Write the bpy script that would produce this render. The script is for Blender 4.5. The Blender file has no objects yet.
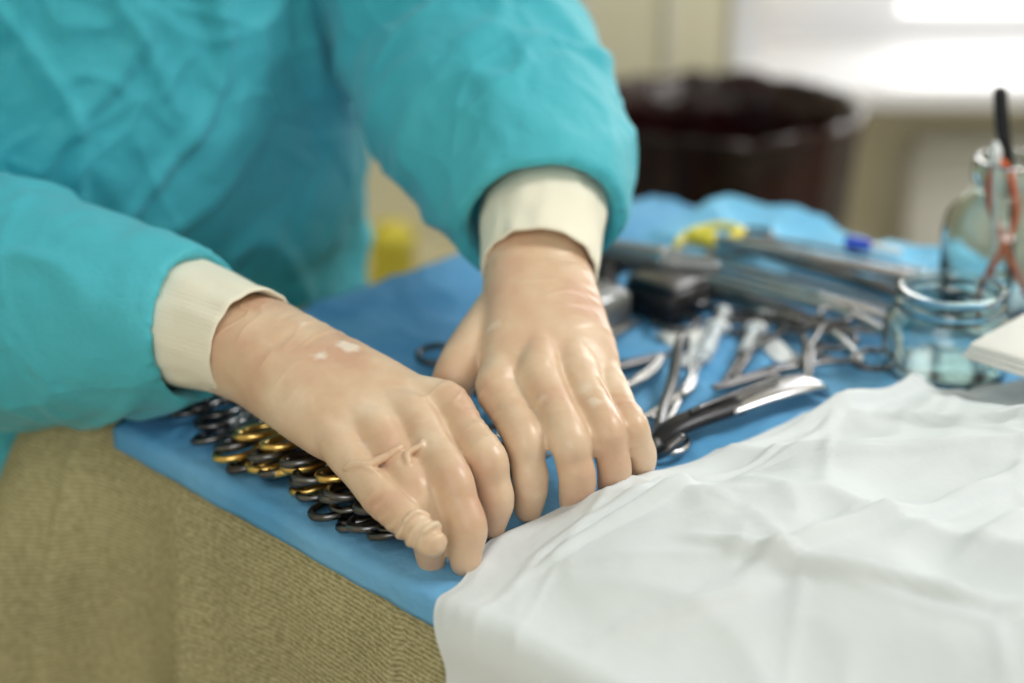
import bpy, math, random
from mathutils import Vector, Matrix, noise
from mathutils.bvhtree import BVHTree
random.seed(7)
V=Vector
scene=bpy.context.scene
try:
    scene.view_settings.view_transform='Standard'
    scene.view_settings.look='None'
except Exception as e: print(e)

# ---------------------------------------------------------------- materials
def mat(name,col,rough=.6,metal=0,var=None,vscale=8,bump=0,bscale=60,sss=0,trans=0,ior=1.45,emit=0,spec=None,bdist=.002,stretch=None,sheen=0):
    m=bpy.data.materials.new(name); m.use_nodes=True
    nt=m.node_tree; b=nt.nodes['Principled BSDF']
    b.inputs['Base Color'].default_value=(*col,1)
    b.inputs['Roughness'].default_value=rough
    b.inputs['Metallic'].default_value=metal
    b.inputs['Transmission Weight'].default_value=trans
    b.inputs['IOR'].default_value=ior
    if spec is not None: b.inputs['Specular IOR Level'].default_value=spec
    if sss:
        b.inputs['Subsurface Weight'].default_value=sss
        b.inputs['Subsurface Radius'].default_value=(1,.5,.3)
        b.inputs['Subsurface Scale'].default_value=.006
    if sheen: b.inputs['Sheen Weight'].default_value=sheen
    if emit:
        b.inputs['Emission Color'].default_value=(*col,1); b.inputs['Emission Strength'].default_value=emit
    tc=nt.nodes.new('ShaderNodeTexCoord')
    mp=nt.nodes.new('ShaderNodeMapping'); nt.links.new(tc.outputs['Object'],mp.inputs[0])
    if stretch: mp.inputs['Scale'].default_value=stretch
    if var:
        n=nt.nodes.new('ShaderNodeTexNoise'); n.inputs['Scale'].default_value=vscale; n.inputs['Detail'].default_value=4
        nt.links.new(mp.outputs[0],n.inputs['Vector'])
        r=nt.nodes.new('ShaderNodeValToRGB'); r.color_ramp.elements[0].position=.35; r.color_ramp.elements[1].position=.65
        r.color_ramp.elements[0].color=(*col,1); r.color_ramp.elements[1].color=(*var,1)
        nt.links.new(n.outputs['Fac'],r.inputs[0]); nt.links.new(r.outputs[0],b.inputs['Base Color'])
    if bump:
        n=nt.nodes.new('ShaderNodeTexNoise'); n.inputs['Scale'].default_value=bscale; n.inputs['Detail'].default_value=5
        nt.links.new(mp.outputs[0],n.inputs['Vector'])
        bp=nt.nodes.new('ShaderNodeBump'); bp.inputs['Strength'].default_value=bump; bp.inputs['Distance'].default_value=bdist
        nt.links.new(n.outputs['Fac'],bp.inputs['Height']); nt.links.new(bp.outputs[0],b.inputs['Normal'])
    return m

M={}
M['gown']=mat('teal_gown_fabric',(.045,.42,.53),.66,var=(.080,.50,.61),vscale=3,bump=.6,bscale=60,bdist=.0040,sheen=.15,spec=.35)
M['cuff']=mat('cream_knit',(.85,.82,.69),.85,bump=.3,bscale=300,bdist=.001)
M['steel']=mat('surgical_steel',(.54,.54,.55),.27,1,var=(.40,.40,.42),vscale=30)
M['dsteel']=mat('dark_steel',(.18,.18,.19),.28,1,var=(.10,.10,.105),vscale=30)
M['gold']=mat('gold_plating',(.80,.55,.18),.28,1)
M['blackm']=mat('black_metal',(.03,.03,.035),.35,.6)
M['blue']=mat('blue_drape_fabric',(.11,.36,.66),.8,var=(.19,.47,.76),vscale=11,bump=.6,bscale=90,bdist=.003,spec=.2)
M['lblue']=mat('light_blue_cloth',(.20,.53,.80),.85,var=(.26,.60,.85),vscale=14,bump=.4,bscale=120,spec=.2)
M['white']=mat('white_drape_fabric',(.71,.765,.80),.9,var=(.74,.79,.82),vscale=6,bump=.4,bscale=70,bdist=.002,spec=.1)
M['gauze']=mat('white_gauze',(.84,.85,.83),.9,bump=.5,bscale=250)
M['wall']=mat('cream_wall_paint',(.82,.77,.59),.6,var=(.85,.80,.64),vscale=2)
M['cab']=mat('cream_cabinet_lacquer',(.88,.81,.57),.5)
M['wwhite']=mat('white_paint',(.80,.80,.84),.4)
M['ceil']=mat('ceiling_paint',(.8,.8,.78),.8)
M['floor']=mat('floor_tile',(.45,.42,.36),.4,var=(.5,.47,.4),vscale=4)
M['bin']=mat('dark_bin_liner',(.008,.002,.003),.20,var=(.026,.003,.005),vscale=9,bump=.6,bscale=14,bdist=.02)
M['glass']=mat('clear_glass',(.84,.93,.91),.03,trans=1,ior=1.5)
M['plastic']=mat('clear_plastic',(.85,.93,.98),.15,trans=.6,ior=1.3)
M['wplast']=mat('white_plastic',(.80,.84,.87),.35)
M['yellow']=mat('yellow_plastic',(.88,.75,.08),.4)
M['bplast']=mat('blue_plastic',(.02,.08,.65),.35)
M['rubber']=mat('orange_rubber',(.78,.15,.05),.45)
M['skin']=mat('skin',(.65,.40,.28),.5,sss=.2)
M['mask']=mat('mask_fabric',(.35,.6,.7),.8)
M['shoe']=mat('white_clog',(.7,.7,.7),.5)
M['dark']=mat('eye_dark',(.02,.015,.01),.2)
M['grey']=mat('grey_metal',(.25,.26,.27),.35,.7)
M['radi']=mat('heater_enamel',(.80,.79,.74),.4)

def glove_mat():
    m=mat('latex_glove',(.66,.45,.31),.42,sss=.2,bump=.4,bscale=60,bdist=.0013,spec=.5)
    nt=m.node_tree; b=nt.nodes['Principled BSDF']
    b.inputs['Coat Weight'].default_value=.22; b.inputs['Coat Roughness'].default_value=.28
    tc=nt.nodes.new('ShaderNodeTexCoord')
    n=nt.nodes.new('ShaderNodeTexNoise'); n.inputs['Scale'].default_value=26; n.inputs['Detail'].default_value=4
    nt.links.new(tc.outputs['Object'],n.inputs['Vector'])
    r=nt.nodes.new('ShaderNodeValToRGB'); e=r.color_ramp.elements
    e[0].position=.32; e[0].color=(.63,.39,.27,1); e[1].position=.70; e[1].color=(.78,.61,.45,1)
    e2=r.color_ramp.elements.new(.5); e2.color=(.69,.49,.335,1)
    nt.links.new(n.outputs['Fac'],r.inputs[0])
    col=r.outputs[0]
    geo=nt.nodes.new('ShaderNodeNewGeometry')
    pr=nt.nodes.new('ShaderNodeMapRange');nt.links.new(geo.outputs['Pointiness'],pr.inputs[0]);pr.inputs[1].default_value=.51;pr.inputs[2].default_value=.58;pr.inputs[3].default_value=0;pr.inputs[4].default_value=.5
    mx=nt.nodes.new('ShaderNodeMixRGB'); mx.inputs[2].default_value=(.86,.73,.54,1)  # raised spots turn paler: a highlight put into the glove colour
    nt.links.new(pr.outputs[0],mx.inputs[0]); nt.links.new(col,mx.inputs[1]); col=mx.outputs[0]
    warp=nt.nodes.new('ShaderNodeTexNoise'); warp.inputs['Scale'].default_value=110; warp.inputs['Detail'].default_value=3; nt.links.new(tc.outputs['Object'],warp.inputs['Vector'])
    for (x,y,z,rad,st) in ((-.118,.976,.905,.0040,.75),(-.103,.988,.905,.0052,.7),(-.086,.915,.89,.0026,.5),(-.011,1.015,.90,.0024,.55),(.046,.962,.89,.0032,.45),(.051,.950,.89,.0026,.4),(-.132,1.005,.9,.002,.4),(-.060,.925,.9,.002,.4),(.018,.95,.88,.002,.35)):
        sub=nt.nodes.new('ShaderNodeVectorMath');sub.operation='SUBTRACT';nt.links.new(tc.outputs['Object'],sub.inputs[0]);sub.inputs[1].default_value=(x,y,z)
        sc=nt.nodes.new('ShaderNodeVectorMath');sc.operation='MULTIPLY';nt.links.new(sub.outputs[0],sc.inputs[0]);sc.inputs[1].default_value=(.8,1,.12)
        ln=nt.nodes.new('ShaderNodeVectorMath');ln.operation='LENGTH';nt.links.new(sc.outputs[0],ln.inputs[0])
        ad=nt.nodes.new('ShaderNodeMath');ad.operation='MULTIPLY_ADD';nt.links.new(warp.outputs['Fac'],ad.inputs[0]);ad.inputs[1].default_value=.010;nt.links.new(ln.outputs['Value'],ad.inputs[2])
        mr=nt.nodes.new('ShaderNodeMapRange');nt.links.new(ad.outputs[0],mr.inputs[0]);mr.inputs[1].default_value=rad+.0035;mr.inputs[2].default_value=rad+.0070;mr.inputs[3].default_value=st;mr.inputs[4].default_value=0
        mx=nt.nodes.new('ShaderNodeMixRGB'); mx.inputs[2].default_value=(.90,.82,.72,1)
        nt.links.new(mr.outputs[0],mx.inputs[0]); nt.links.new(col,mx.inputs[1]); col=mx.outputs[0]
    nt.links.new(col,b.inputs['Base Color'])
    return m
M['glove']=glove_mat()

def khaki_mat():
    m=mat('khaki_woven_cloth',(.33,.29,.14),.9,spec=.2)
    nt=m.node_tree; b=nt.nodes['Principled BSDF']
    tc=nt.nodes.new('ShaderNodeTexCoord')
    wv=nt.nodes.new('ShaderNodeTexWave'); wv.bands_direction='Z'; wv.inputs['Scale'].default_value=95; wv.inputs['Distortion'].default_value=2.5; wv.inputs['Detail'].default_value=3; wv.inputs['Detail Scale'].default_value=3
    nt.links.new(tc.outputs['Object'],wv.inputs['Vector'])
    mp=nt.nodes.new('ShaderNodeMapping'); mp.inputs['Scale'].default_value=(240,240,380)
    nt.links.new(tc.outputs['Object'],mp.inputs[0])
    n=nt.nodes.new('ShaderNodeTexNoise'); n.inputs['Scale'].default_value=1.0; n.inputs['Detail'].default_value=2
    nt.links.new(mp.outputs[0],n.inputs['Vector'])
    n3=nt.nodes.new('ShaderNodeTexNoise'); n3.inputs['Scale'].default_value=6; n3.inputs['Detail'].default_value=3
    nt.links.new(tc.outputs['Object'],n3.inputs['Vector'])
    r=nt.nodes.new('ShaderNodeValToRGB'); e=r.color_ramp.elements
    e[0].position=.28; e[0].color=(.26,.24,.12,1); e[1].position=.72; e[1].color=(.54,.49,.29,1)
    ad=nt.nodes.new('ShaderNodeMath');ad.operation='MULTIPLY_ADD';ad.inputs[1].default_value=.26
    nt.links.new(wv.outputs['Fac'],ad.inputs[0]);
    hf=nt.nodes.new('ShaderNodeMath');hf.operation='MULTIPLY';hf.inputs[1].default_value=.74;nt.links.new(n.outputs['Fac'],hf.inputs[0]);nt.links.new(hf.outputs[0],ad.inputs[2])
    nt.links.new(ad.outputs[0],r.inputs[0])
    mr=nt.nodes.new('ShaderNodeMapRange');nt.links.new(n3.outputs['Fac'],mr.inputs[0]);mr.inputs[1].default_value=.3;mr.inputs[2].default_value=.7;mr.inputs[3].default_value=.78;mr.inputs[4].default_value=1.12
    mul=nt.nodes.new('ShaderNodeVectorMath'); mul.operation='SCALE'
    nt.links.new(r.outputs[0],mul.inputs[0]); nt.links.new(mr.outputs[0],mul.inputs['Scale']); nt.links.new(mul.outputs[0],b.inputs['Base Color'])
    bp=nt.nodes.new('ShaderNodeBump'); bp.inputs['Strength'].default_value=.3; bp.inputs['Distance'].default_value=.0008
    nt.links.new(ad.outputs[0],bp.inputs['Height']); nt.links.new(bp.outputs[0],b.inputs['Normal'])
    return m
M['khaki']=khaki_mat()

# ---------------------------------------------------------------- mesh builder
def catmull(P,n=8):
    out=[]
    N=len(P)
    for i in range(N-1):
        p0=P[max(i-1,0)];p1=P[i];p2=P[i+1];p3=P[min(i+2,N-1)]
        for k in range(n):
            t=k/n;t2=t*t;t3=t2*t
            out.append(tuple(.5*((2*b)+(-a+c)*t+(2*a-5*b+4*c-d)*t2+(-a+3*b-3*c+d)*t3) for a,b,c,d in zip(p0,p1,p2,p3)))
    out.append(tuple(P[-1]))
    return out
def sgnpow(x,p): return math.copysign(abs(x)**p,x)

class MB:
    def __init__(s,mats): s.v=[];s.f=[];s.m=[];s.mats=mats
    def mi(s,k):
        if k not in s.mats: s.mats.append(k)
        return s.mats.index(k)
    def loft(s,rings,m,cap=True,closed=False):
        mi=s.mi(m); b=len(s.v); n=len(rings[0])
        for r in rings: s.v+= [V(p) for p in r]
        R=len(rings)
        for i in range(R if closed else R-1):
            j=(i+1)%R
            for k in range(n):
                k2=(k+1)%n
                s.f.append((b+i*n+k,b+i*n+k2,b+j*n+k2,b+j*n+k)); s.m.append(mi)
        if cap and not closed:
            s.f.append(tuple(b+k for k in reversed(range(n)))); s.m.append(mi)
            s.f.append(tuple(b+(R-1)*n+k for k in range(n))); s.m.append(mi)
    def ring(s,c,ax,ay,rx,ry,n=24,p=2):
        c=V(c)
        return [c+ax*(rx*sgnpow(math.cos(2*math.pi*k/n),2/p))+ay*(ry*sgnpow(math.sin(2*math.pi*k/n),2/p)) for k in range(n)]
    def tube(s,pts,m,n=12,up=(0,0,1),flat=1.0,closed=False,round_end=False,sub=6,raw=False):
        P=pts if raw else catmull(pts,sub)
        if closed: P=P[:-1]
        if round_end:
            def caps(a,b):
                a3=V(a[:3]);b3=V(b[:3]);d=(a3-b3).normalized();r=a[3];o=[]
                for q in (.35,.6,.8,.93,.99):
                    o.append((*(a3+d*r*q),r*math.sqrt(1-q*q)))
                return o
            P=list(reversed(caps(P[0],P[1])))+P+caps(P[-1],P[-2])
        rings=[];U=V(up);L=len(P)
        for i,p in enumerate(P):
            if closed: a=V(P[i-1][:3]);b=V(P[(i+1)%L][:3])
            else: a=V(P[max(i-1,0)][:3]);b=V(P[min(i+1,L-1)][:3])
            t=(b-a)
            if t.length<1e-9: t=V((1,0,0))
            t.normalize()
            x=t.cross(U)
            if x.length<1e-3: x=t.cross(V((1,.2,.1)))
            x.normalize(); y=x.cross(t)
            if not closed and rings and x.dot(px)<0: x=-x;y=-y
            px=x
            rings.append(s.ring(p[:3],x,y,p[3],p[3]*flat,n))
        s.loft(rings,m,cap=not closed,closed=closed)
    def box(s,c,size,m,rot=None,bev=0):
        c=V(c);R=rot or Matrix.Identity(3)
        hx,hy,hz=[q/2 for q in size]
        if bev:
            rings=[]
            for z,i in((-hz,bev),(-hz+bev,0),(hz-bev,0),(hz,bev)):
                a=hx-i;b2=hy-i;k=bev
                pl=[(a-k,-b2),(a,-b2+k),(a,b2-k),(a-k,b2),(-a+k,b2),(-a,b2-k),(-a,-b2+k),(-a+k,-b2)]
                rings.append([c+R@V((x,y,z)) for x,y in pl])
            s.loft(rings,m)
        else:
            s.loft([[c+R@V((x,y,z)) for x,y in((hx,-hy),(hx,hy),(-hx,hy),(-hx,-hy))] for z in(-hz,hz)],m)
    def lathe(s,c,prof,m,n=48):
        c=V(c)
        s.loft([[c+V((r*math.cos(2*math.pi*k/n),r*math.sin(2*math.pi*k/n),z)) for k in range(n)] for r,z in prof],m)
    def grid(s,rows,m):
        mi=s.mi(m);b=len(s.v);n=len(rows[0])
        for r in rows: s.v+=[V(p) for p in r]
        for i in range(len(rows)-1):
            for k in range(n-1):
                s.f.append((b+i*n+k,b+i*n+k+1,b+(i+1)*n+k+1,b+(i+1)*n+k)); s.m.append(mi)
    def xform(s,Mx,start=0):
        for i in range(start,len(s.v)): s.v[i]=Mx@s.v[i]
    def obj(s,name,parent=None,smooth=True):
        me=bpy.data.meshes.new(name)
        me.from_pydata([tuple(v) for v in s.v],[],s.f)
        for k in s.mats: me.materials.append(M[k])
        me.polygons.foreach_set('material_index',s.m)
        me.polygons.foreach_set('use_smooth',[smooth]*len(s.f))
        me.update()
        import bmesh
        bm=bmesh.new();bm.from_mesh(me);bmesh.ops.recalc_face_normals(bm,faces=bm.faces)
        bm.to_mesh(me);bm.free()
        o=bpy.data.objects.new(name,me); scene.collection.objects.link(o)
        if parent: o.parent=parent
        return o

def bake(o):
    dg=bpy.context.evaluated_depsgraph_get(); dg.update()
    me=bpy.data.meshes.new_from_object(o.evaluated_get(dg))
    old=o.data;mats=list(old.materials);o.modifiers.clear();o.data=me;me.name=o.name
    if not me.materials:
        for q in mats: me.materials.append(q)
    me.polygons.foreach_set('use_smooth',[True]*len(me.polygons)); me.update()
def remesh(o,vox,sm=6,fac=.5):
    r=o.modifiers.new('r','REMESH');r.mode='VOXEL';r.voxel_size=vox;r.adaptivity=0
    if sm:
        q=o.modifiers.new('s','SMOOTH');q.iterations=sm;q.factor=fac
    bake(o)
def empty(name,loc=(0,0,0)):
    e=bpy.data.objects.new(name,None);scene.collection.objects.link(e);return e
def sstep(x): x=max(0,min(1,x));return x*x*(3-2*x)

# ---------------------------------------------------------------- table frame
A=V((-.277,1.082,0)); E1=V((.70,-.714,0)); E2=V((.714,.70,0)); TZ=.80
def T(s,w,z=0): return A+E1*s+E2*w+V((0,0,TZ+z))
def local(s,w,z,ang,tilt=0,roll=0):
    base=math.atan2(E2.y,E2.x)
    return Matrix.Translation(T(s,w,z))@Matrix.Rotation(base+math.radians(ang),4,'Z')@Matrix.Rotation(math.radians(tilt),4,'Y')@Matrix.Rotation(math.radians(roll),4,'X')

# ---------------------------------------------------------------- room
def simple_box(name,lo,hi,m,parent=None):
    b=MB([]);c=[(l+h)/2 for l,h in zip(lo,hi)];b.box(c,[h-l for l,h in zip(lo,hi)],m);return b.obj(name,parent,smooth=False)
X0,X1,Y0,YB=-2.2,2.4,-1.6,2.60
simple_box('floor',(X0,Y0,-.1),(X1,YB+.3,0),'floor')
simple_box('ceiling',(X0,Y0,2.8),(X1,YB+.3,2.9),'ceil')
simple_box('wall_left',(X0-.1,Y0,0),(X0,YB+.3,2.8),'wall')
simple_box('wall_right',(X1,Y0,0),(X1+.1,YB+.3,2.8),'wall')
simple_box('wall_front',(X0,Y0-.1,0),(X1,Y0,2.8),'wall')
wx0,wx1,wz0,wz1=.38,1.75,.70,2.1
b=MB([])
for lo,hi in (((X0,YB,0),(wx0,YB+.3,2.8)),((wx1,YB,0),(X1,YB+.3,2.8)),((wx0,YB,0),(wx1,YB+.3,wz0)),((wx0,YB,wz1),(wx1,YB+.3,2.8))):
    c=[(l+h)/2 for l,h in zip(lo,hi)];b.box(c,[h-l for l,h in zip(lo,hi)],'wall')
b.obj('wall_back',smooth=False)
simple_box('baseboard_back',(X0,YB-.02,0),(X1,YB,.09),'wwhite')
simple_box('trim_1',(.335,YB-.015,.0),(.38,YB,2.2),'wwhite')
b=MB([])
fy=YB+.17
b.box((wx0+.12,fy,1.43),(.24,.08,1.34),'wwhite')
b.box((wx1-.05,fy,1.43),(.1,.08,1.34),'wwhite')
b.box(((wx0+wx1)/2,fy,.742),(wx1-wx0-.004,.068,.045),'wwhite')
b.box(((wx0+wx1)/2,fy,2.06),(wx1-wx0-.004,.068,.076),'wwhite')
b.box((1.15,fy,1.4),(.08,.06,1.28),'wwhite')
b.box((1.15,fy,1.65),(1.1,.05,.06),'wwhite')
b.obj('window_1',smooth=False)
b=MB([]);b.box(((wx0+wx1)/2,YB-.02,.702),(wx1-wx0+.10,.36,.035),'wwhite',bev=.008);b.obj('window_sill',smooth=False)
# flat panel heater under the window
b=MB([])
b.box((1.13,YB-.05,.355),(1.04,.07,.47),'radi',bev=.012)
b.box((1.13,YB-.05,.60),(1.02,.08,.02),'radi',bev=.004)
for x in(.75,1.5): b.tube([(x,YB-.05,.13,.012),(x,YB-.05,0,.012)],'radi')
b.obj('panel_heater')
b=MB([])
b.box((-.525,2.44,.215),(1.15,.30,.43),'cab',bev=.006)
for i in range(3): b.box((-.905+i*.38,2.285,.22),(.35,.016,.36),'cab',bev=.004)
for i in range(3): b.tube([(-.79+i*.38,2.265,.3,.005),(-.79+i*.38,2.265,.22,.005)],'steel')
b.obj('low_cabinet',smooth=False)
b=MB([]);b.lathe((-.178,2.38,.43),[(.030,0),(.034,.004),(.036,.070),(.038,.072),(.038,.082),(.025,.088),(.022,.095),(.0,.096)],'yellow');b.obj('yellow_sharps_container')
simple_box('trim_2',(.10,YB-.012,0),(.112,YB,2.2),'radi')
simple_box('trim_3',(.235,YB-.012,0),(.245,YB,2.2),'radi')

# waste bin with dark liner
b=MB([])
n=72;rings=[]
prof=[(.135,0),(.14,.01),(.155,.3),(.168,.55),(.176,.70),(.181,.735),(.184,.745),(.182,.755),(.172,.752),(.166,.70),(.148,.45),(.130,.06),(.0,.05)]
for j,(r,z) in enumerate(prof):
    rr=[]
    for k in range(n):
        a=2*math.pi*k/n
        q=r+(.005*noise.noise(V((3*math.cos(a),3*math.sin(a),z*2)))+.003*math.sin(a*17+z*5)*(.3+z))*(1 if r>.05 else 0)
        rr.append(V((.272+q*math.cos(a),2.18+q*math.sin(a),z+(.008*noise.noise(V((5*math.cos(a),5*math.sin(a),9))) if z>.6 else 0))))
    rings.append(rr)
b.loft(rings,'bin');b.obj('waste_bin_with_liner')

# ---------------------------------------------------------------- instrument table
tb=empty('instrument_table')
b=MB([])
S0,S1,W0,W1_=-.095,1.12,.006,.68
R45=Matrix((( E1.x,E2.x,0),(E1.y,E2.y,0),(0,0,1)))
c=T((S0+S1)/2,(W0+W1_)/2,-.02);b.box(c,(S1-S0-.01,W1_-W0-.01,.03),'steel',rot=R45)
b.obj('table_top',tb,smooth=False)
b=MB([])
for s in(-.05,1.06):
    for w in(.05,.62):
        p=T(s,w,-.03);b.tube([(p.x,p.y,p.z,.014),(p.x,p.y,0,.014)],'steel')
b.obj('table_legs',tb)
b=MB([])
per=[];cr=.018
def side(p,q,nrm):
    L=math.hypot(q[0]-p[0],q[1]-p[1]);k=int(L/.005)
    for i in range(k): per.append((p[0]+(q[0]-p[0])*i/k,p[1]+(q[1]-p[1])*i/k,nrm[0],nrm[1]))
def arc(c,a0):
    for i in range(8):
        a=math.radians(a0+90*i/8);per.append((c[0]+cr*math.cos(a),c[1]+cr*math.sin(a),math.cos(a),math.sin(a)))
side((S0+cr,W0),(S1-cr,W0),(0,-1));arc((S1-cr,W0+cr),-90)
side((S1,W0+cr),(S1,W1_-cr),(1,0));arc((S1-cr,W1_-cr),0)
side((S1-cr,W1_),(S0+cr,W1_),(0,1));arc((S0+cr,W1_-cr),90)
side((S0,W1_-cr),(S0,W0+cr),(-1,0));arc((S0+cr,W0+cr),180)
def kr(z,inset):
    r=[]
    for i,(s,w,ns,nw) in enumerate(per):
        d=max(0,-z);df=d/.55
        u=i*.005
        f=(.5+.5*math.sin(u*36+1.3*math.sin(u*9)+df*1.2))*.014+(.5+.5*math.sin(u*81+2))*.004
        f+=.010*(noise.noise(V((u*9,z*5,3))))
        if w<.05 and s>.30: f*=.25
        if ns<-.5: f*=.2
        if w<.05 and s<.15: f+=.034*math.exp(-((s+.040-d*.05)/.011)**2)+.012*math.exp(-((s-.075-d*.2)/.020)**2)
        dc=min(math.hypot(s-cs,w-cw) for cs,cw in((S1,W0),(S1,W1_),(S0,W1_)))
        fl=math.exp(-(dc/.05)**2)*.04
        fc=math.exp(-(math.hypot(s-S0,w-W0)/.045)**2)*.10
        out=-inset+.002+(f+.01)*min(1,d/.16)+fl*min(1,d/.25)**1.3+fc*min(1,d/.25)**.6
        r.append(T(s+ns*out,w+nw*out,z))
    return r
rings=[kr(-.001,.03),kr(0,.006),kr(-.002,.001),kr(-.006,0)]
for i in range(1,40): rings.append(kr(-.006-i*.0145,0))
b.loft(rings,'khaki',cap=False)
b.f.append(tuple(range(len(per))));b.m.append(0)
kd=b.obj('khaki_table_drape')

def wr(s,w,amp,fr=9,seed=0):
    p=V((s*fr,w*fr,seed));n1=noise.noise(p+V((noise.noise(p*.7)*1.2,0,0)))
    return amp*((1-abs(n1)*2.2)**2 if abs(n1)<.45 else 0)+amp*.8*noise.noise(p*2.1)
def crease(p,k=9,wd=.10):
    d=noise.voronoi(p*k)[0]
    return math.exp(-((d[1]-d[0])/wd))
b=MB([]);rows=[]
ns_,nq=150,190
for i in range(ns_+1):
    row=[]
    for k in range(nq+1):
        q=-.017+.680*k/nq
        w=max(q,0)
        sl=.005-.090*sstep((w-.10)/.15)
        s=sl+(.62-sl)*i/ns_
        if q<0:
            a=min(1,-q/.004);w=-.001-.003*math.sin(a*1.57)+.0022*noise.noise(V((s*30,q*30,1)));z=.003+q
        else:
            z=.003+(wr(s,w,.0032,12,4)+.0020*crease(V((s,w,.2)),11,.06))*sstep(w/.02)
        row.append(T(s+.004*noise.noise(V((w*12,7,2))) if i==0 else s,w,z))
    rows.append(row)
b.grid(rows,'blue')
bd=b.obj('blue_instrument_drape')
sm=bd.modifiers.new('s','SOLIDIFY');sm.thickness=.0008;sm.offset=1
b=MB([]);rows=[]
for i in range(71):
    s=-.01+.30*i/70;row=[]
    for k in range(61):
        w=.545+.145*k/60
        e=min(1,min(i,70-i)/7)*min(1,min(k,60-k)/7);e=sstep(e)
        z=.008+e*(.010+.6*wr(s,w,.016,13,11)+.010*noise.noise(V((s*9,w*9,5))))
        row.append(T(s+.008*noise.noise(V((w*15,s*5,1))),w+.010*noise.noise(V((s*15,w*5,8))),z))
    rows.append(row)
b.grid(rows,'lblue');o=b.obj('crumpled_blue_cloth');q=o.modifiers.new('s','SOLIDIFY');q.thickness=.0012;q=o.modifiers.new('ss','SUBSURF');q.levels=1;q.render_levels=1

# ---------------------------------------------------------------- white drape
def s0f(w):
    K=[(-1,.380),(-.05,.366),(0,.342),(.07,.314),(.15,.322),(.23,.338),(.31,.340),(.37,.348),(.43,.400),(.54,.43),(.8,.44)]
    for (a,x),(c_,y) in zip(K,K[1:]):
        if w<=c_: 
            t=(w-a)/(c_-a);return x+(y-x)*sstep(t)
    return .43
def seg(px,py,ax,ay,bx,by,wd):
    dx,dy=bx-ax,by-ay;L2=dx*dx+dy*dy;t=((px-ax)*dx+(py-ay)*dy)/L2
    if t<0 or t>1: return 0
    e=math.hypot(px-ax-dx*t,py-ay-dy*t)
    return math.exp(-(e/wd)**2)*min(1,t*5,(1-t)*5)
SEG=[(.36,.25,.42,.52,.0045,.009),(.37,.03,.40,.17,.004,.008),(.42,.10,.62,.14,.005,.008),(.47,.05,.55,.33,.007,.008),(.56,.16,.60,.42,.006,.008),(.40,.33,.58,.37,.004,.007),(.50,.40,.66,.48,.005,.007),(.44,.0,.50,.10,.005,.007),(.40,.20,.50,.30,.004,.006),(.62,.22,.72,.30,.006,.008)]
b=MB([]);rows=[]
NS,NQ=280,330
for k in range(NQ+1):
    q=-.42+1.11*k/NQ
    row=[]
    for i in range(NS+1):
        ft=(i/NS)**1.35
        s0=s0f(q)+.004*noise.noise(V((q*14,2,7)))*sstep(q*20+.3);s=s0+(1.16-s0)*ft;d=s-s0
        mound=.008*sstep(d/.010)+.030*sstep(d/.16)+.012*sstep((d-.1)/.3)
        edge=sstep((q-.0)/.14)*.75+.25
        fold=wr(s*.8+q*.5,q*.9-s*.3,.012,6,21)+.55*wr(s*.5+q,q*.4-s*1.2,.006,12,5)+.012*noise.noise(V((s*5,q*4,1)))
        fold+=.0030*crease(V((s+q*.4,q-s*.2,.3)),7,.035)
        if q>-.02:
            sw=s+.006*noise.noise(V((q*12,s*12,3)));qw=q+.006*noise.noise(V((q*12,s*12,8)))
            for ax,ay,bx,by,wd,am in SEG: fold+=am*seg(sw,qw,ax,ay,bx,by,wd)
        fold+=.0035*math.exp(-((d-.035-.02*math.sin(q*9))/.004)**2)
        fold*=sstep(d/.03)*.9+.1
        top=.0075+mound*edge+fold*edge
        if q>-.004:
            w=q;z=top
        else:
            hq=-.004-q; rr=.020
            a=min(1.5708,hq/rr)
            w=-.004-.016*math.sin(a)
            z=top-rr*(1-math.cos(a))-max(0,hq-rr*1.5708)
            dn=max(0,hq-.04)
            w-=min(1,dn/.25)*(.020+.010*math.sin(s*48+2*math.sin(s*11))+.005*math.sin(s*110))
            w+=.006*noise.noise(V((s*14,z*9,4)))*min(1,dn*6)
        row.append(T(s,w,z))
    rows.append(row)
b.grid(rows,'white');o=b.obj('white_surgical_drape');q=o.modifiers.new('s','SOLIDIFY');q.thickness=.0015;q.offset=1

# ---------------------------------------------------------------- surgeon
sg=empty('surgeon')
C0=V((-.342,1.428,0))
b=MB([])
def ering(z,hw,hd,off=0,p=2.3,sh=0):
    return b.ring(C0+E1*off+E2*sh+V((0,0,z)),E2,E1,hw,hd,64,p)
b.loft([ering(.30,.25,.15,-.02),ering(.55,.245,.145,-.02),ering(.80,.24,.150,-.01),ering(.95,.235,.160),ering(1.1,.235,.155,.01),ering(1.25,.24,.15,.02),ering(1.36,.235,.13,.03),ering(1.43,.17,.105,.035),ering(1.47,.10,.085,.04),ering(1.49,.075,.075,.04)],'gown')
def sleeve(spec,n=48):
    rings=[]
    P=catmull(spec,6)
    for i,p in enumerate(P):
        a=V(P[max(i-1,0)][:3]);c=V(P[min(i+1,len(P)-1)][:3]);t=(c-a).normalized()
        x=t.cross(V((0,0,1)))
        if x.length<.05: x=t.cross(V((0,1,0)))
        x.normalize();y=x.cross(t)
        if rings and x.dot(px)<0: x=-x;y=-y
        px=x
        rings.append(b.ring(p[:3],x,y,p[3],p[4],n))
        last=(V(p[:3]),x,y,p[3],p[4],t)
    return rings,last
def sleeve_end(rings,last):
    c,x,y,rx,ry,t=last
    rings.append(b.ring(c+t*.002,x,y,rx-.003,ry-.003,48))
    rings.append(b.ring(c-t*.012,x,y,rx-.008,ry-.008,48))
    rings.append(b.ring(c-t*.035,x,y,rx-.010,ry-.010,48))
EL=(.021,1.145,.927);ER=(-.208,1.056,.884)
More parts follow.
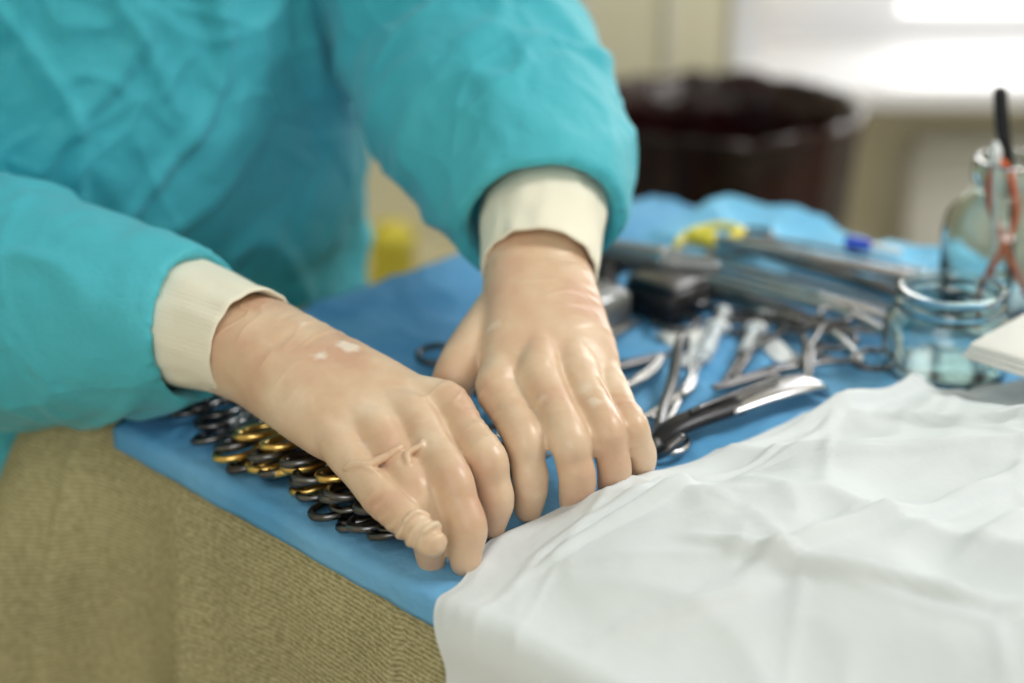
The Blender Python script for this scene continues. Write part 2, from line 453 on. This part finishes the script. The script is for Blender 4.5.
r,l=sleeve([(-.17,1.54,1.36,.09,.09),(-.135,1.52,1.27,.10,.10),(-.087,1.46,1.12,.10,.10),(-.043,1.385,1.005,.096,.098),(-.021,1.31,.980,.096,.086),(.000,1.24,.962,.087,.070),(.014,1.185,.942,.074,.062),(*EL,.059,.056)])
sleeve_end(r,l);b.loft(r,'gown')
r,l=sleeve([(-.50,1.27,1.36,.09,.09),(-.55,1.26,1.26,.10,.10),(-.59,1.23,1.08,.10,.10),(-.54,1.20,.94,.095,.10),(-.43,1.15,.880,.092,.088),(-.35,1.12,.870,.088,.082),(-.272,1.088,.874,.074,.069),(*ER,.052,.052)])
sleeve_end(r,l);b.loft(r,'gown')
g=b.obj('surgical_gown',sg)
remesh(g,.0033,10,.5)
me=g.data
me.update()
nor=[v.normal.copy() for v in me.vertices]
def foldf(n,k):
    return math.exp(-(n*k)**2)
for v,nn in zip(me.vertices,nor):
    p=v.co.copy()
    if p.z<.6 or p.z>1.42:
        continue
    w1=V((noise.noise(p*3),noise.noise(p*3+V((5,1,2))),noise.noise(p*3+V((9,9,1)))))
    w2=V((noise.noise(p*9),noise.noise(p*9+V((5,1,2))),noise.noise(p*9+V((9,9,1)))))
    q=V((p.x*5+p.y*5,p.x*2-p.y*2+p.z*2.2,p.z*6-p.x*4))+w1*.9+w2*.12
    a1=noise.noise(q)
    r1=foldf(a1,9)
    q2=V((p.x*9-p.z*5,p.y*7+p.z*4,p.z*5+p.x*6))+w1*1.2+V((3,3,3))+w2*.2;a2=noise.noise(q2);r2=foldf(a2,8)
    q3=V((p.x*22+p.z*8,p.y*18,p.z*20))+w2*1.0+V((1,7,3));r3=foldf(noise.noise(q3),6)
    pc=V((p.x,p.y,p.z*.7))+w2*.02
    c1=crease(pc,8,.04)
    d=.009*noise.noise(p*3.5)+.0080*(r1-.3)+.006*abs(a1)*2+.0050*(r2-.3)+.0018*(r3-.3)+.0022*c1+.0011*noise.noise(p*42)
    for e in (V(EL),V(ER)):
        k=(p-e).length
        if k<.10: d*=.4+.6*max(0,(k-.05)/.05) if k>.05 else .4
    v.co=p+nn*d
me.update()

def cuff(name,a,c,ra,rc):
    bb=MB([]);a=V(a);c=V(c);t=(c-a).normalized();x=t.cross(V((0,0,1))).normalized();y=x.cross(t)
    rings=[];n=240
    for i in range(26):
        f=i/25;r=ra+(rc-ra)*f;cc=a+(c-a)*f
        rr=[]
        for k in range(n):
            an=2*math.pi*k/n
            q=r+.00010*math.cos(k*math.pi/1.5)+.0018*noise.noise(V((math.cos(an)*3,math.sin(an)*3,f*3)))+.0012*math.sin(f*5)
            rr.append(cc+x*q*math.cos(an)*1.03+y*q*math.sin(an)*.97)
        rings.append(rr)
    for dd,off in((.0012,-.001),(.0008,-.0022),(-.006,-.0035),(-.02,-.0045)):
        rings.append([p+t*dd+(c-p).normalized()*(-off) for p in rings[25]])
    bb.loft(rings,'cuff',cap=False);return bb.obj(name,sg)
cuff('knit_cuff_left_arm',(.023,1.175,.936),(.0185,1.088,.9115),.0430,.0395)
cuff('knit_cuff_right_arm',(-.246,1.082,.885),(-.168,1.022,.8855),.044,.0392)

def hand(name,forearm,wrist,mc,fing,thumb,ridges=()):
    bb=MB([]);W=V(wrist);F=V(forearm)
    mid=(V(mc['i'])+V(mc['m'])+V(mc['r'])+V(mc['l']))/4
    a=(mid-W).normalized();lm=(V(mc['i'])-V(mc['l'])).normalized()
    lw=(lm-a*lm.dot(a)).normalized()
    fa=(W-F).normalized();l0=(lw-fa*lw.dot(fa)).normalized()
    def nrm(l,t):
        q=l.cross(t).normalized()
        return q if q.z>0 else -q
    R=[]
    up=nrm(lw,a)
    secs=[(F,l0,.034,.030),(W-fa*.01,l0,.0365,.031),(W+a*.01,lw,.037,.0295),(W.lerp(mid,.35),lw,.0400,.0265),(W.lerp(mid,.62),lw.lerp(lm,.6).normalized(),.0435,.0232),(W.lerp(mid,.85),lm,.0455,.0192),(W.lerp(mid,1.0),lm,.044,.0138),(W.lerp(mid,1.06),lm,.040,.007)]
    flat=[(*c,*l,x,y) for c,l,x,y in secs]
    for p in catmull(flat,5):
        l=V(p[3:6]).normalized();t=a;u=nrm(l,t);R.append(bb.ring(V(p[:3])-up*.004,l,u,p[6],p[7],40,2.4))
    bb.loft(R,'glove')
    for k in 'imrl':
        m=V(mc[k]);base=W.lerp(m,.35)+up*.002;base=base+(l0*{'i':.004,'m':0,'r':-.002,'l':-.006}[k])
        s={'i':1.0,'m':1.03,'r':.98,'l':.88}[k]
        bb.tube([(*base,.014),(*(W.lerp(m,.72)+up*.0005),.0130),(*(m+up*.001),.0142*s)],'glove',n=20,round_end=True)
        P=[(*W.lerp(m,.8),.0125*s),(*m,.0140*s),(*m.lerp(V(fing[k][0]),.5),.0123*s),(*fing[k][0],.0127*s),(*V(fing[k][0]).lerp(V(fing[k][1]),.5),.0113*s),(*fing[k][1],.0113*s),(*V(fing[k][1]).lerp(V(fing[k][2]),.55),.0103*s),(*fing[k][2],.0090*s)]
        if name.endswith('right') and k=='l': P=[(x,y,z,r+(.0009 if i>3 else 0)) for i,(x,y,z,r) in enumerate(P)]
        bb.tube(catmull(P,7),'glove',n=24,round_end=True,raw=True)
    bb.tube(thumb,'glove',n=24,round_end=True)
    o=bb.obj(name,sg)
    remesh(o,.0016,10,.5)
    if ridges:
        bv=BVHTree.FromObject(o,bpy.context.evaluated_depsgraph_get())
        b2=MB(['glove']);
        me=o.data
        b2.v=[v.co.copy() for v in me.vertices];b2.f=[tuple(p.vertices) for p in me.polygons];b2.m=[0]*len(b2.f)
        for pts,rr in ridges:
            P=catmull(pts,8);Q=[]
            for i,p in enumerate(P):
                hit=bv.find_nearest(V(p))
                e=math.sin(math.pi*i/(len(P)-1))**.5
                Q.append((*(hit[0]+hit[1]*rr*.30),max(.0006,rr*(.35+.65*e))))
            b2.tube(Q,'glove',n=8,raw=True,round_end=True)
        bpy.data.objects.remove(o);o=b2.obj(name,sg)
    remesh(o,.00095,4,.5)
    me=o.data;me.update()
    nn=[v.normal.copy() for v in me.vertices]
    segs=[]
    for k in 'imrl':
        m=V(mc[k]);p1,p2,p3=[V(q) for q in fing[k]]
        baggy=name.endswith('right') and k=='l'
        segs.append((m.lerp(p1,.25),p1.lerp(p2,.6),.00030,560))
        if baggy: segs.append((p1.lerp(p2,.0),p3+(p3-p2).normalized()*.008,.0012,900))
    for v,nv in zip(me.vertices,nn):
        p=v.co
        # sparse slack-latex folds running across the hand
        la=(p-W).dot(a);ll=(p-W).dot(lw)
        n2=noise.noise(V((la*75,ll*28,p.z*30))+V((1,1,1))*noise.noise(p*18)*.8)
        gate=max(0,min(1,2.2*noise.noise(p*16+V((4,8,1)))+.15))
        d=.0005*noise.noise(p*30)+.00012*noise.noise(p*110)+.00055*math.exp(-(n2*7.5)**2)*gate
        kW=(p-W).length
        if kW<.06:
            d+=.0011*math.sin(la*400+3*noise.noise(p*28))*math.exp(-(kW/.036)**2)*max(0,noise.noise(p*20)+.28)
        for s0,s1,amp,fr in segs:
            ab=s1-s0;L=ab.length;t=(p-s0).dot(ab)/(L*L)
            if 0<t<1:
                dist=(p-(s0+ab*t)).length
                if dist<.0165:
                    d+=amp*math.sin(t*L*fr+5*noise.noise(p*55))*math.sin(math.pi*t)**.5*max(0,min(1,.35+1.8*noise.noise(p*40+V((9,2,4)))))
        v.co=p+nv*d
    me.update()
    return o

mc1={'i':(-.0407,.960,.870),'m':(-.061,.9466,.868),'r':(-.0808,.9322,.864),'l':(-.1000,.9190,.857)}
f1={'i':[(-.0149,.9136,.855),(-.0095,.9065,.832),(-.012,.9088,.814)],
    'm':[(-.0355,.8912,.853),(-.0253,.8751,.832),(-.0271,.8692,.811)],
    'r':[(-.0570,.8885,.847),(-.0485,.8770,.826),(-.0470,.8765,.808)],
    'l':[(-.0765,.8808,.847),(-.0620,.8648,.842),(-.0455,.8485,.835)]}
th1=[(-.150,1.018,.872,.018),(-.115,1.005,.858,.019),(-.078,.985,.845,.0145),(-.045,.958,.832,.0125),(-.026,.938,.820,.011)]
rg1=[([(-.106,.890,.862),(-.086,.890,.875),(-.072,.897,.876),(-.0605,.9056,.877)],.0027),
     ([(-.0585,.9056,.877),(-.059,.899,.874),(-.060,.891,.868)],.0024),
     ([(-.060,.853,.845),(-.054,.856,.852),(-.045,.862,.846)],.0020),
     ([(-.051,.843,.845),(-.045,.848,.849),(-.038,.856,.842)],.0022),
     ([(-.092,.893,.862),(-.084,.889,.868),(-.074,.886,.866)],.0012)]
hand('gloved_hand_right',(-.225,1.066,.886),(-.161,1.016,.885),mc1,f1,th1,rg1)
mc2={'i':(-.0090,.9794,.873),'m':(.0164,.9820,.880),'r':(.0415,.9880,.876),'l':(.0618,.9940,.866)}
f2={'i':[(.0075,.935,.858),(.0115,.9265,.835),(.010,.9290,.814)],
    'm':[(.0345,.9308,.860),(.0395,.9239,.838),(.0380,.9310,.815)],
    'r':[(.0570,.9407,.861),(.0628,.9374,.838),(.0615,.9443,.817)],
    'l':[(.0740,.9560,.856),(.0805,.9550,.838),(.0800,.9618,.820)]}
th2=[(.002,1.075,.898,.019),(-.014,1.045,.885,.0200),(-.0350,1.0100,.870,.0155),(-.0400,1.006,.845,.013),(-.0230,1.008,.822,.0115)]
rg2=[([(.060,.975,.890),(.066,.965,.885),(.070,.955,.880)],.0012)]
hand('gloved_hand_left',(.023,1.155,.932),(.017,1.0975,.915),mc2,f2,th2,rg2)

# head with cap and mask, legs (out of the photo's frame)
HC=C0+E1*.10+V((0,0,1.63))
fwd=(E1*.86+V((0,0,-.5))).normalized();latv=E2;upv=latv.cross(fwd).normalized()
if upv.z<0: upv=-upv
b=MB([]);R=[]
for z,rx,ry,off in((-.125,.03,.035,.03),(-.115,.045,.055,.022),(-.08,.06,.080,.012),(-.04,.070,.093,.004),(0,.076,.1,0),(.04,.078,.1,-.003),(.08,.068,.085,-.006),(.11,.045,.055,-.008),(.122,.015,.02,-.008)):
    R.append(b.ring(HC+upv*z+fwd*off,latv,fwd,rx,ry,40,2.1))
b.loft(R,'skin')
nb=C0+E1*.04
b.tube([(*(nb+V((0,0,1.42))),.062),(*(nb+E1*.02+V((0,0,1.52))),.056),(*(HC-upv*.05-fwd*.02),.056)],'skin',n=24)
b.tube([(*(HC+upv*.02+fwd*.095),.008),(*(HC-upv*.015+fwd*.115),.013),(*(HC-upv*.03+fwd*.105),.014)],'skin',round_end=True)
for k in(-1,1):
    b.tube([(*(HC+latv*k*.074+upv*.025),.012),(*(HC+latv*k*.083),.014),(*(HC+latv*k*.075-upv*.03),.009)],'skin',flat=.5,round_end=True)
h=b.obj('head',sg);remesh(h,.003,5)
b=MB([])
for k in(-1,1): b.lathe((0,0,0),[(0,-.012),(.009,-.008),(.012,0),(.009,.008),(0,.012)],'dark',16);b.xform(Matrix.Translation(HC+latv*k*.032+upv*.015+fwd*.086),len(b.v)-80)
b.obj('eyes',sg)
b=MB([]);R=[]
for z,rx,ry,off in((.038,.081,.103,-.003),(.06,.083,.104,-.004),(.09,.076,.093,-.006),(.12,.055,.065,-.01),(.135,.02,.025,-.01)): R.append(b.ring(HC+upv*z+fwd*off,latv,fwd,rx,ry,40,2.1))
b.loft(R,'mask');b.obj('surgical_cap',sg)
b=MB([]);R=[]
for z,r in((-.12,.05),(-.10,.085),(-.06,.105),(-.03,.118),(-.005,.106)):
    R.append([HC+upv*z+latv*(.078*math.sin(a))+fwd*(r*math.cos(a)+.012) for a in [math.radians(-75+150*i/20) for i in range(21)]])
b.grid(R,'mask');b.obj('surgical_mask',sg)
for k,nm in((-1,'leg_right'),(1,'leg_left')):
    b=MB([]);p=C0+E2*k*.11
    b.tube([(*(p+V((0,0,.75))),.09),(*(p+V((0,0,.45))),.07),(*(p+V((0,0,.10))),.055)],'gown',n=24)
    b.tube([(*(p-E1*.05+V((0,0,.045))),.042),(*(p+E1*.05+V((0,0,.048))),.046),(*(p+E1*.16+V((0,0,.038))),.036)],'shoe',n=24,round_end=True)
    b.obj(nm,sg)

# ---------------------------------------------------------------- instruments
def clamp(b,Mx,L=.17,rr=.016,m='steel',rm=None,open_=0.0,curve=.0,jaw=.35,thick=.0026,rt=.0026):
    st=len(b.v);rm=rm or m
    Ls=L*(1-jaw);Lj=L*jaw
    for k in(-1,1):
        cx,cy=-Ls+rr,k*(rr+.003+open_*Ls)
        ring=[]
        for i in range(24):
            a=2*math.pi*i/24;ring.append((cx+rr*1.12*math.cos(a),cy+rr*.92*math.sin(a),k*.0012,rt))
        b.tube(ring+[ring[0]],rm,n=8,closed=True,sub=1)
        b.tube([(cx+rr*1.0,cy-k*rr*.35,k*.0012,thick),(cx+rr*2.0,k*(.007+open_*Ls*.7),k*.0012,thick*.95),(-Ls*.35,k*(.0045+open_*Ls*.3),k*.001,thick*1.1),(0,-k*.001,k*.001,thick*1.5)],m,n=8,flat=.8)
        b.tube([(-.006,-k*.001,k*.001,thick*1.7),(Lj*.2,-k*(.0018+open_*.01),0,thick*1.35),(Lj*.6,-k*(.0016+open_*Lj*.4)+curve*.3,0,thick),(Lj,-k*(.0008+open_*Lj*.7)+curve,0,thick*.5)],m,n=8,flat=.9)
        b.box((cx+rr*1.9,k*.004,k*.001),(.004,.008,.003),m)
    b.lathe((0,0,-.0035),[(.0,0),(.0035,0),(.0035,.007),(0,.007)],m,12)
    b.xform(Mx,st)

b=MB([])
random.seed(5)
goldi={6,8,10}
for i in range(15):
    s=.018+i*.0178
    rm='gold' if i in goldi else 'dsteel'
    clamp(b,local(s,.112+random.uniform(-.006,.006)+(.020 if s<.10 else 0)-(.004 if s>.2 else 0),.0155,random.uniform(-6,6),-1,-13+random.uniform(-7,7)),L=.155,rr=.0138,m='dsteel' if i%3 else 'steel',rm=rm,curve=.004,rt=.0027)
for i,(s,w) in enumerate(((.150,.114),(.170,.106),(.198,.110),(.224,.103),(.250,.101))):
    clamp(b,local(s,w,.026,random.uniform(-6,6),2,-10+random.uniform(-6,6)),L=.15,rr=.0135,m='dsteel',rm='gold' if i in(0,2) else 'dsteel',rt=.0027)
b.obj('row_of_hemostat_clamps')
def one(name,Mx,**k):
    b=MB([]);clamp(b,Mx,**k);return b.obj(name)
one('surgical_scissors',local(.250,.385,.013,205,0,6),L=.15,rr=.016,m='dsteel',open_=.06,jaw=.4)
one('hemostat_clamp',local(.285,.370,.016,168,0,-5),L=.15,rr=.0155,m='dsteel',open_=.03)
one('hemostat_clamp',local(.262,.300,.014,20,0,4),L=.14,rr=.0145,m='steel',curve=.012)
one('hemostat_clamp',local(.225,.290,.014,8,0,10),L=.15,rr=.0145,m='steel',curve=.010)
one('needle_holder',local(.195,.300,.013,-12,0,5),L=.17,rr=.016,m='dsteel')
one('hemostat_clamp',local(.15,.33,.013,5,0,5),L=.16,rr=.015,m='steel')
one('hemostat_clamp',local(.115,.31,.013,-4,0,5),L=.16,rr=.015,m='dsteel')
one('hemostat_clamp',local(.245,.462,.018,-62,0,4),L=.17,rr=.015,m='dsteel',open_=.02)
one('hemostat_clamp',local(.290,.410,.022,215,0,4),L=.14,rr=.0145,m='dsteel',open_=.02)
one('needle_holder',local(.245,.545,.030,-94,0,4),L=.20,rr=.015,m='dsteel',jaw=.25,thick=.003)
one('long_clamp',local(.20,.455,.028,-86,0,-6),L=.21,rr=.015,m='dsteel',jaw=.3,thick=.003)

def pt(s,w,z,r): 
    p=T(s,w,z);return (p.x,p.y,p.z,r)
b=MB([])
b.tube([pt(.210,.366,.012,.0022),pt(.212,.362,.026,.003),pt(.222,.342,.028,.0038),pt(.25,.302,.018,.0042),pt(.275,.262,.014,.0045),pt(.298,.232,.013,.0050),pt(.312,.214,.014,.0052),pt(.322,.212,.020,.004),pt(.328,.220,.028,.003)],'dsteel',n=12,round_end=True)
b.obj('hook_retractor')
b=MB([])
b.tube([pt(.304,.222,.013,.005),pt(.302,.238,.018,.0095),pt(.304,.262,.020,.0105),pt(.308,.300,.019,.0105)],'blackm',n=14,flat=.55,round_end=True)
b.tube([pt(.308,.290,.020,.011),pt(.311,.318,.021,.0130),pt(.315,.345,.021,.0145),pt(.318,.372,.018,.0150),pt(.319,.380,.009,.0145)],'steel',n=14,flat=.28)
b.tube([pt(.304,.258,.027,.0020),pt(.311,.345,.028,.0020)],'dsteel',n=8)
b.obj('blade_retractor')
b=MB([])
p=T(.05,.42,.040);q=T(.155,.47,.038)
b.tube([(*p,.009),(*p.lerp(q,.15),.0120),(*p.lerp(q,.6),.0120),(*p.lerp(q,.75),.009),(*q,.006)],'grey',n=24)
b.tube([(*p.lerp(q,.55),.0125),(*p.lerp(q,.62),.0125)],'steel',n=24)
b.tube([(*T(.07,.43,.035),.011),(*T(.09,.405,.026),.011),(*T(.11,.385,.018),.011)],'blackm',n=18)
b.box(T(.125,.352,.025),(.042,.055,.036),'grey',rot=R45,bev=.006)
b.obj('surgical_drill')
b=MB([])
b.box(T(.140,.425,.022),(.055,.050,.030),'blackm',rot=R45,bev=.005)
b.box(T(.140,.425,.038),(.049,.044,.004),'dsteel',rot=R45,bev=.001)
b.obj('battery_block')
def forceps(name,a,c,m='steel',wd=.0045,gap=.012):
    b=MB([]);a=V(a);c=V(c);d=(c-a);n=d.cross(V((0,0,1))).normalized()
    for k in(-1,1):
        b.tube([(*a,wd*.7),(*(a+d*.3+n*k*gap*.7),wd),(*(a+d*.6+n*k*gap*.8),wd*.9),(*(a+d*.9+n*k*gap*.25),wd*.5),(*(c+n*k*.001),wd*.3)],m,n=10,flat=.35,round_end=True)
    return b.obj(name)
forceps('thumb_forceps',T(.115,.535,.036),T(.30,.565,.032))
forceps('thumb_forceps',T(.13,.515,.024),T(.31,.535,.022))
forceps('thumb_forceps',T(.10,.56,.034),T(.28,.60,.032),'dsteel')
b=MB([]);b.tube([pt(.09,.515,.040,.005),pt(.19,.54,.040,.0048),pt(.30,.575,.036,.0045)],'steel',n=16);b.tube([pt(.09,.515,.040,.0065),pt(.108,.519,.040,.0065)],'yellow',n=16,round_end=True);b.obj('suction_tube')
b=MB([]);b.tube([pt(.10,.485,.016,.0050),pt(.18,.488,.020,.0045),pt(.26,.495,.022,.0042),pt(.31,.488,.016,.004),pt(.335,.460,.010,.003)],'steel',n=14,round_end=True);b.obj('curved_dissector')
b=MB([]);b.tube([pt(.12,.465,.014,.0055),pt(.20,.466,.016,.004),pt(.27,.462,.018,.0036),pt(.315,.44,.014,.0034)],'steel',n=14,round_end=True);b.obj('periosteal_elevator')
one('long_clamp',local(.235,.505,.024,-88,0,0),L=.23,rr=.016,m='steel',jaw=.3,thick=.0032)
b=MB([]);b.tube([pt(.085,.50,.034,.0035),pt(.075,.53,.036,.0035),pt(.090,.555,.040,.0035),pt(.115,.55,.042,.0035),pt(.12,.53,.044,.0035)],'yellow',n=12,round_end=True);b.obj('yellow_loop_tag')
b=MB([]);b.tube([pt(.195,.595,.040,.006),pt(.208,.600,.040,.005)],'bplast',n=14,round_end=True);b.tube([pt(.208,.600,.040,.003),pt(.235,.610,.038,.003)],'wplast',n=10);b.obj('blue_hub_needle')
def syringe(name,a,c,r=.006):
    b=MB([]);a=V(a);c=V(c);d=c-a
    b.tube([(*a,r),(*(a+d*.65),r)],'plastic',n=20);b.tube([(*(a+d*.65),r*.4),(*(a+d*.72),r*.35)],'wplast',n=10)
    b.tube([(*(a+d*.72),.0012),(*c,.0008)],'steel',n=6)
    b.tube([(*(a-d*.28),r*.45),(*(a+d*.2),r*.45)],'wplast',n=10);b.tube([(*(a-d*.30),r*1.1),(*(a-d*.27),r*1.1)],'wplast',n=20);b.tube([(*(a-d*.0),r*1.7),(*(a+d*.03),r*1.7)],'wplast',n=20,flat=.6)
    return b.obj(name)
syringe('syringe',T(.20,.415,.016),T(.245,.335,.013))
syringe('syringe',T(.222,.435,.016),T(.26,.36,.014),.005)
def packet(name,s,w,ang,sx,sy,m='gauze'):
    b=MB([]);rows=[]
    for i in range(13):
        rows.append([local(s,w,.009,ang)@V((sx*(i/12-.5),sy*(k/12-.5),.004*math.sin(math.pi*i/12)*math.sin(math.pi*k/12)+.002*noise.noise(V((i*.4,k*.4,s*50))))) for k in range(13)])
    b.grid(rows,m);o=b.obj(name);q=o.modifiers.new('s','SOLIDIFY');q.thickness=.001;return o
packet('sterile_packet',.215,.37,20,.045,.022,'wplast')
packet('sterile_packet',.250,.425,60,.05,.02,'wplast')
packet('gauze_swab',.185,.395,-20,.04,.03)
packet('gauze_swab',.08,.30,10,.05,.03,'plastic')

# jars
def jar(name,x,y,z,prof_out,th=.003):
    b=MB([]);P=[(0,0)]+prof_out
    inner=[(max(0,r-th),h) for r,h in reversed(prof_out)]
    inner=[(r,max(h,th*1.5)) for r,h in inner]+[(0,th*1.5)]
    b.lathe((x,y,z),P+inner,'glass',64);return b.obj(name)
jar('glass_jar',.317,1.155,.809,[(.040,0),(.045,.004),(.0465,.012),(.0465,.036),(.044,.043),(.0385,.048),(.0375,.051),(.040,.053),(.040,.056),(.0375,.058),(.0375,.061),(.040,.063),(.0395,.066),(.037,.067)])
jar('glass_bottle',.388,1.270,.809,[(.045,0),(.050,.005),(.0505,.070),(.048,.083),(.039,.096),(.030,.104),(.0285,.112),(.0325,.114),(.0325,.126),(.030,.129)])
b=MB([])
b.tube([(.368,1.263,.817,.0030),(.374,1.260,.85,.0030),(.391,1.263,.89,.0030),(.385,1.273,.925,.0030),(.373,1.271,.936,.0030),(.369,1.268,.91,.0030),(.385,1.268,.87,.0030),(.408,1.263,.822,.0030)],'rubber',n=12,round_end=True)
b.obj('orange_rubber_tubing')
b=MB([]);b.tube([(.398,1.283,.818,.003),(.393,1.283,.90,.0035),(.381,1.288,.955,.0055),(.376,1.290,.985,.0055)],'blackm',n=14,round_end=True);b.obj('scalpel_handle')
b=MB([]);b.tube([(.381,1.263,.818,.0022),(.373,1.260,.90,.0022),(.369,1.260,.938,.0022)],'wplast',n=10);b.tube([(.369,1.260,.936,.004),(.3685,1.260,.946,.005),(.368,1.260,.952,.003)],'wplast',n=12,round_end=True);b.obj('swab_stick')
b=MB([])
for i in range(3):
    b.box(V((.379+.001*i,1.076-.001*i,.855+.0050*i)),(.105,.10,.0045),'gauze',rot=Matrix.Rotation(math.radians(43+2*i),3,'Z'),bev=.0018)
b.obj('folded_gauze_stack')

# ---------------------------------------------------------------- lights
def area(name,loc,rot,sx,sy,p,col=(1,1,1)):
    l=bpy.data.lights.new(name,'AREA');l.shape='RECTANGLE';l.size=sx;l.size_y=sy;l.energy=p;l.color=col
    o=bpy.data.objects.new(name,l);o.location=loc;o.rotation_euler=rot;scene.collection.objects.link(o);return o
area('ceiling_lamp',(1.3,1.3,2.3),(0,math.radians(35),0),.6,.6,23,(1,.985,.95))
area('overhead_fill',(-.6,-.6,2.7),(0,0,0),1.2,1.0,7,(1,1,.99))  # extra fill panel added overhead, behind and left of the camera
area('front_fill_light',(-.5,-1.5,1.9),(math.radians(75),0,0),1.4,1.0,19,(1,1,.98))  # added front fill behind the camera, no real fixture there
area('window_daylight',(1.1,YB+.45,1.45),(math.radians(-80),0,0),1.3,1.3,28,(.97,.98,1))
w=bpy.data.worlds.new('sky_world');scene.world=w;w.use_nodes=True
w.node_tree.nodes['Background'].inputs[0].default_value=(1,.91,.60,1);w.node_tree.nodes['Background'].inputs[1].default_value=1.05

# ---------------------------------------------------------------- camera
cd=bpy.data.cameras.new('camera');co=bpy.data.objects.new('camera',cd);scene.collection.objects.link(co)
co.location=(0,0,1.3);co.rotation_euler=(math.radians(68),0,0)
cd.lens=60;cd.sensor_width=36;cd.clip_start=.05
cd.dof.use_dof=True;cd.dof.focus_distance=1.02;cd.dof.aperture_fstop=2.3
scene.camera=co
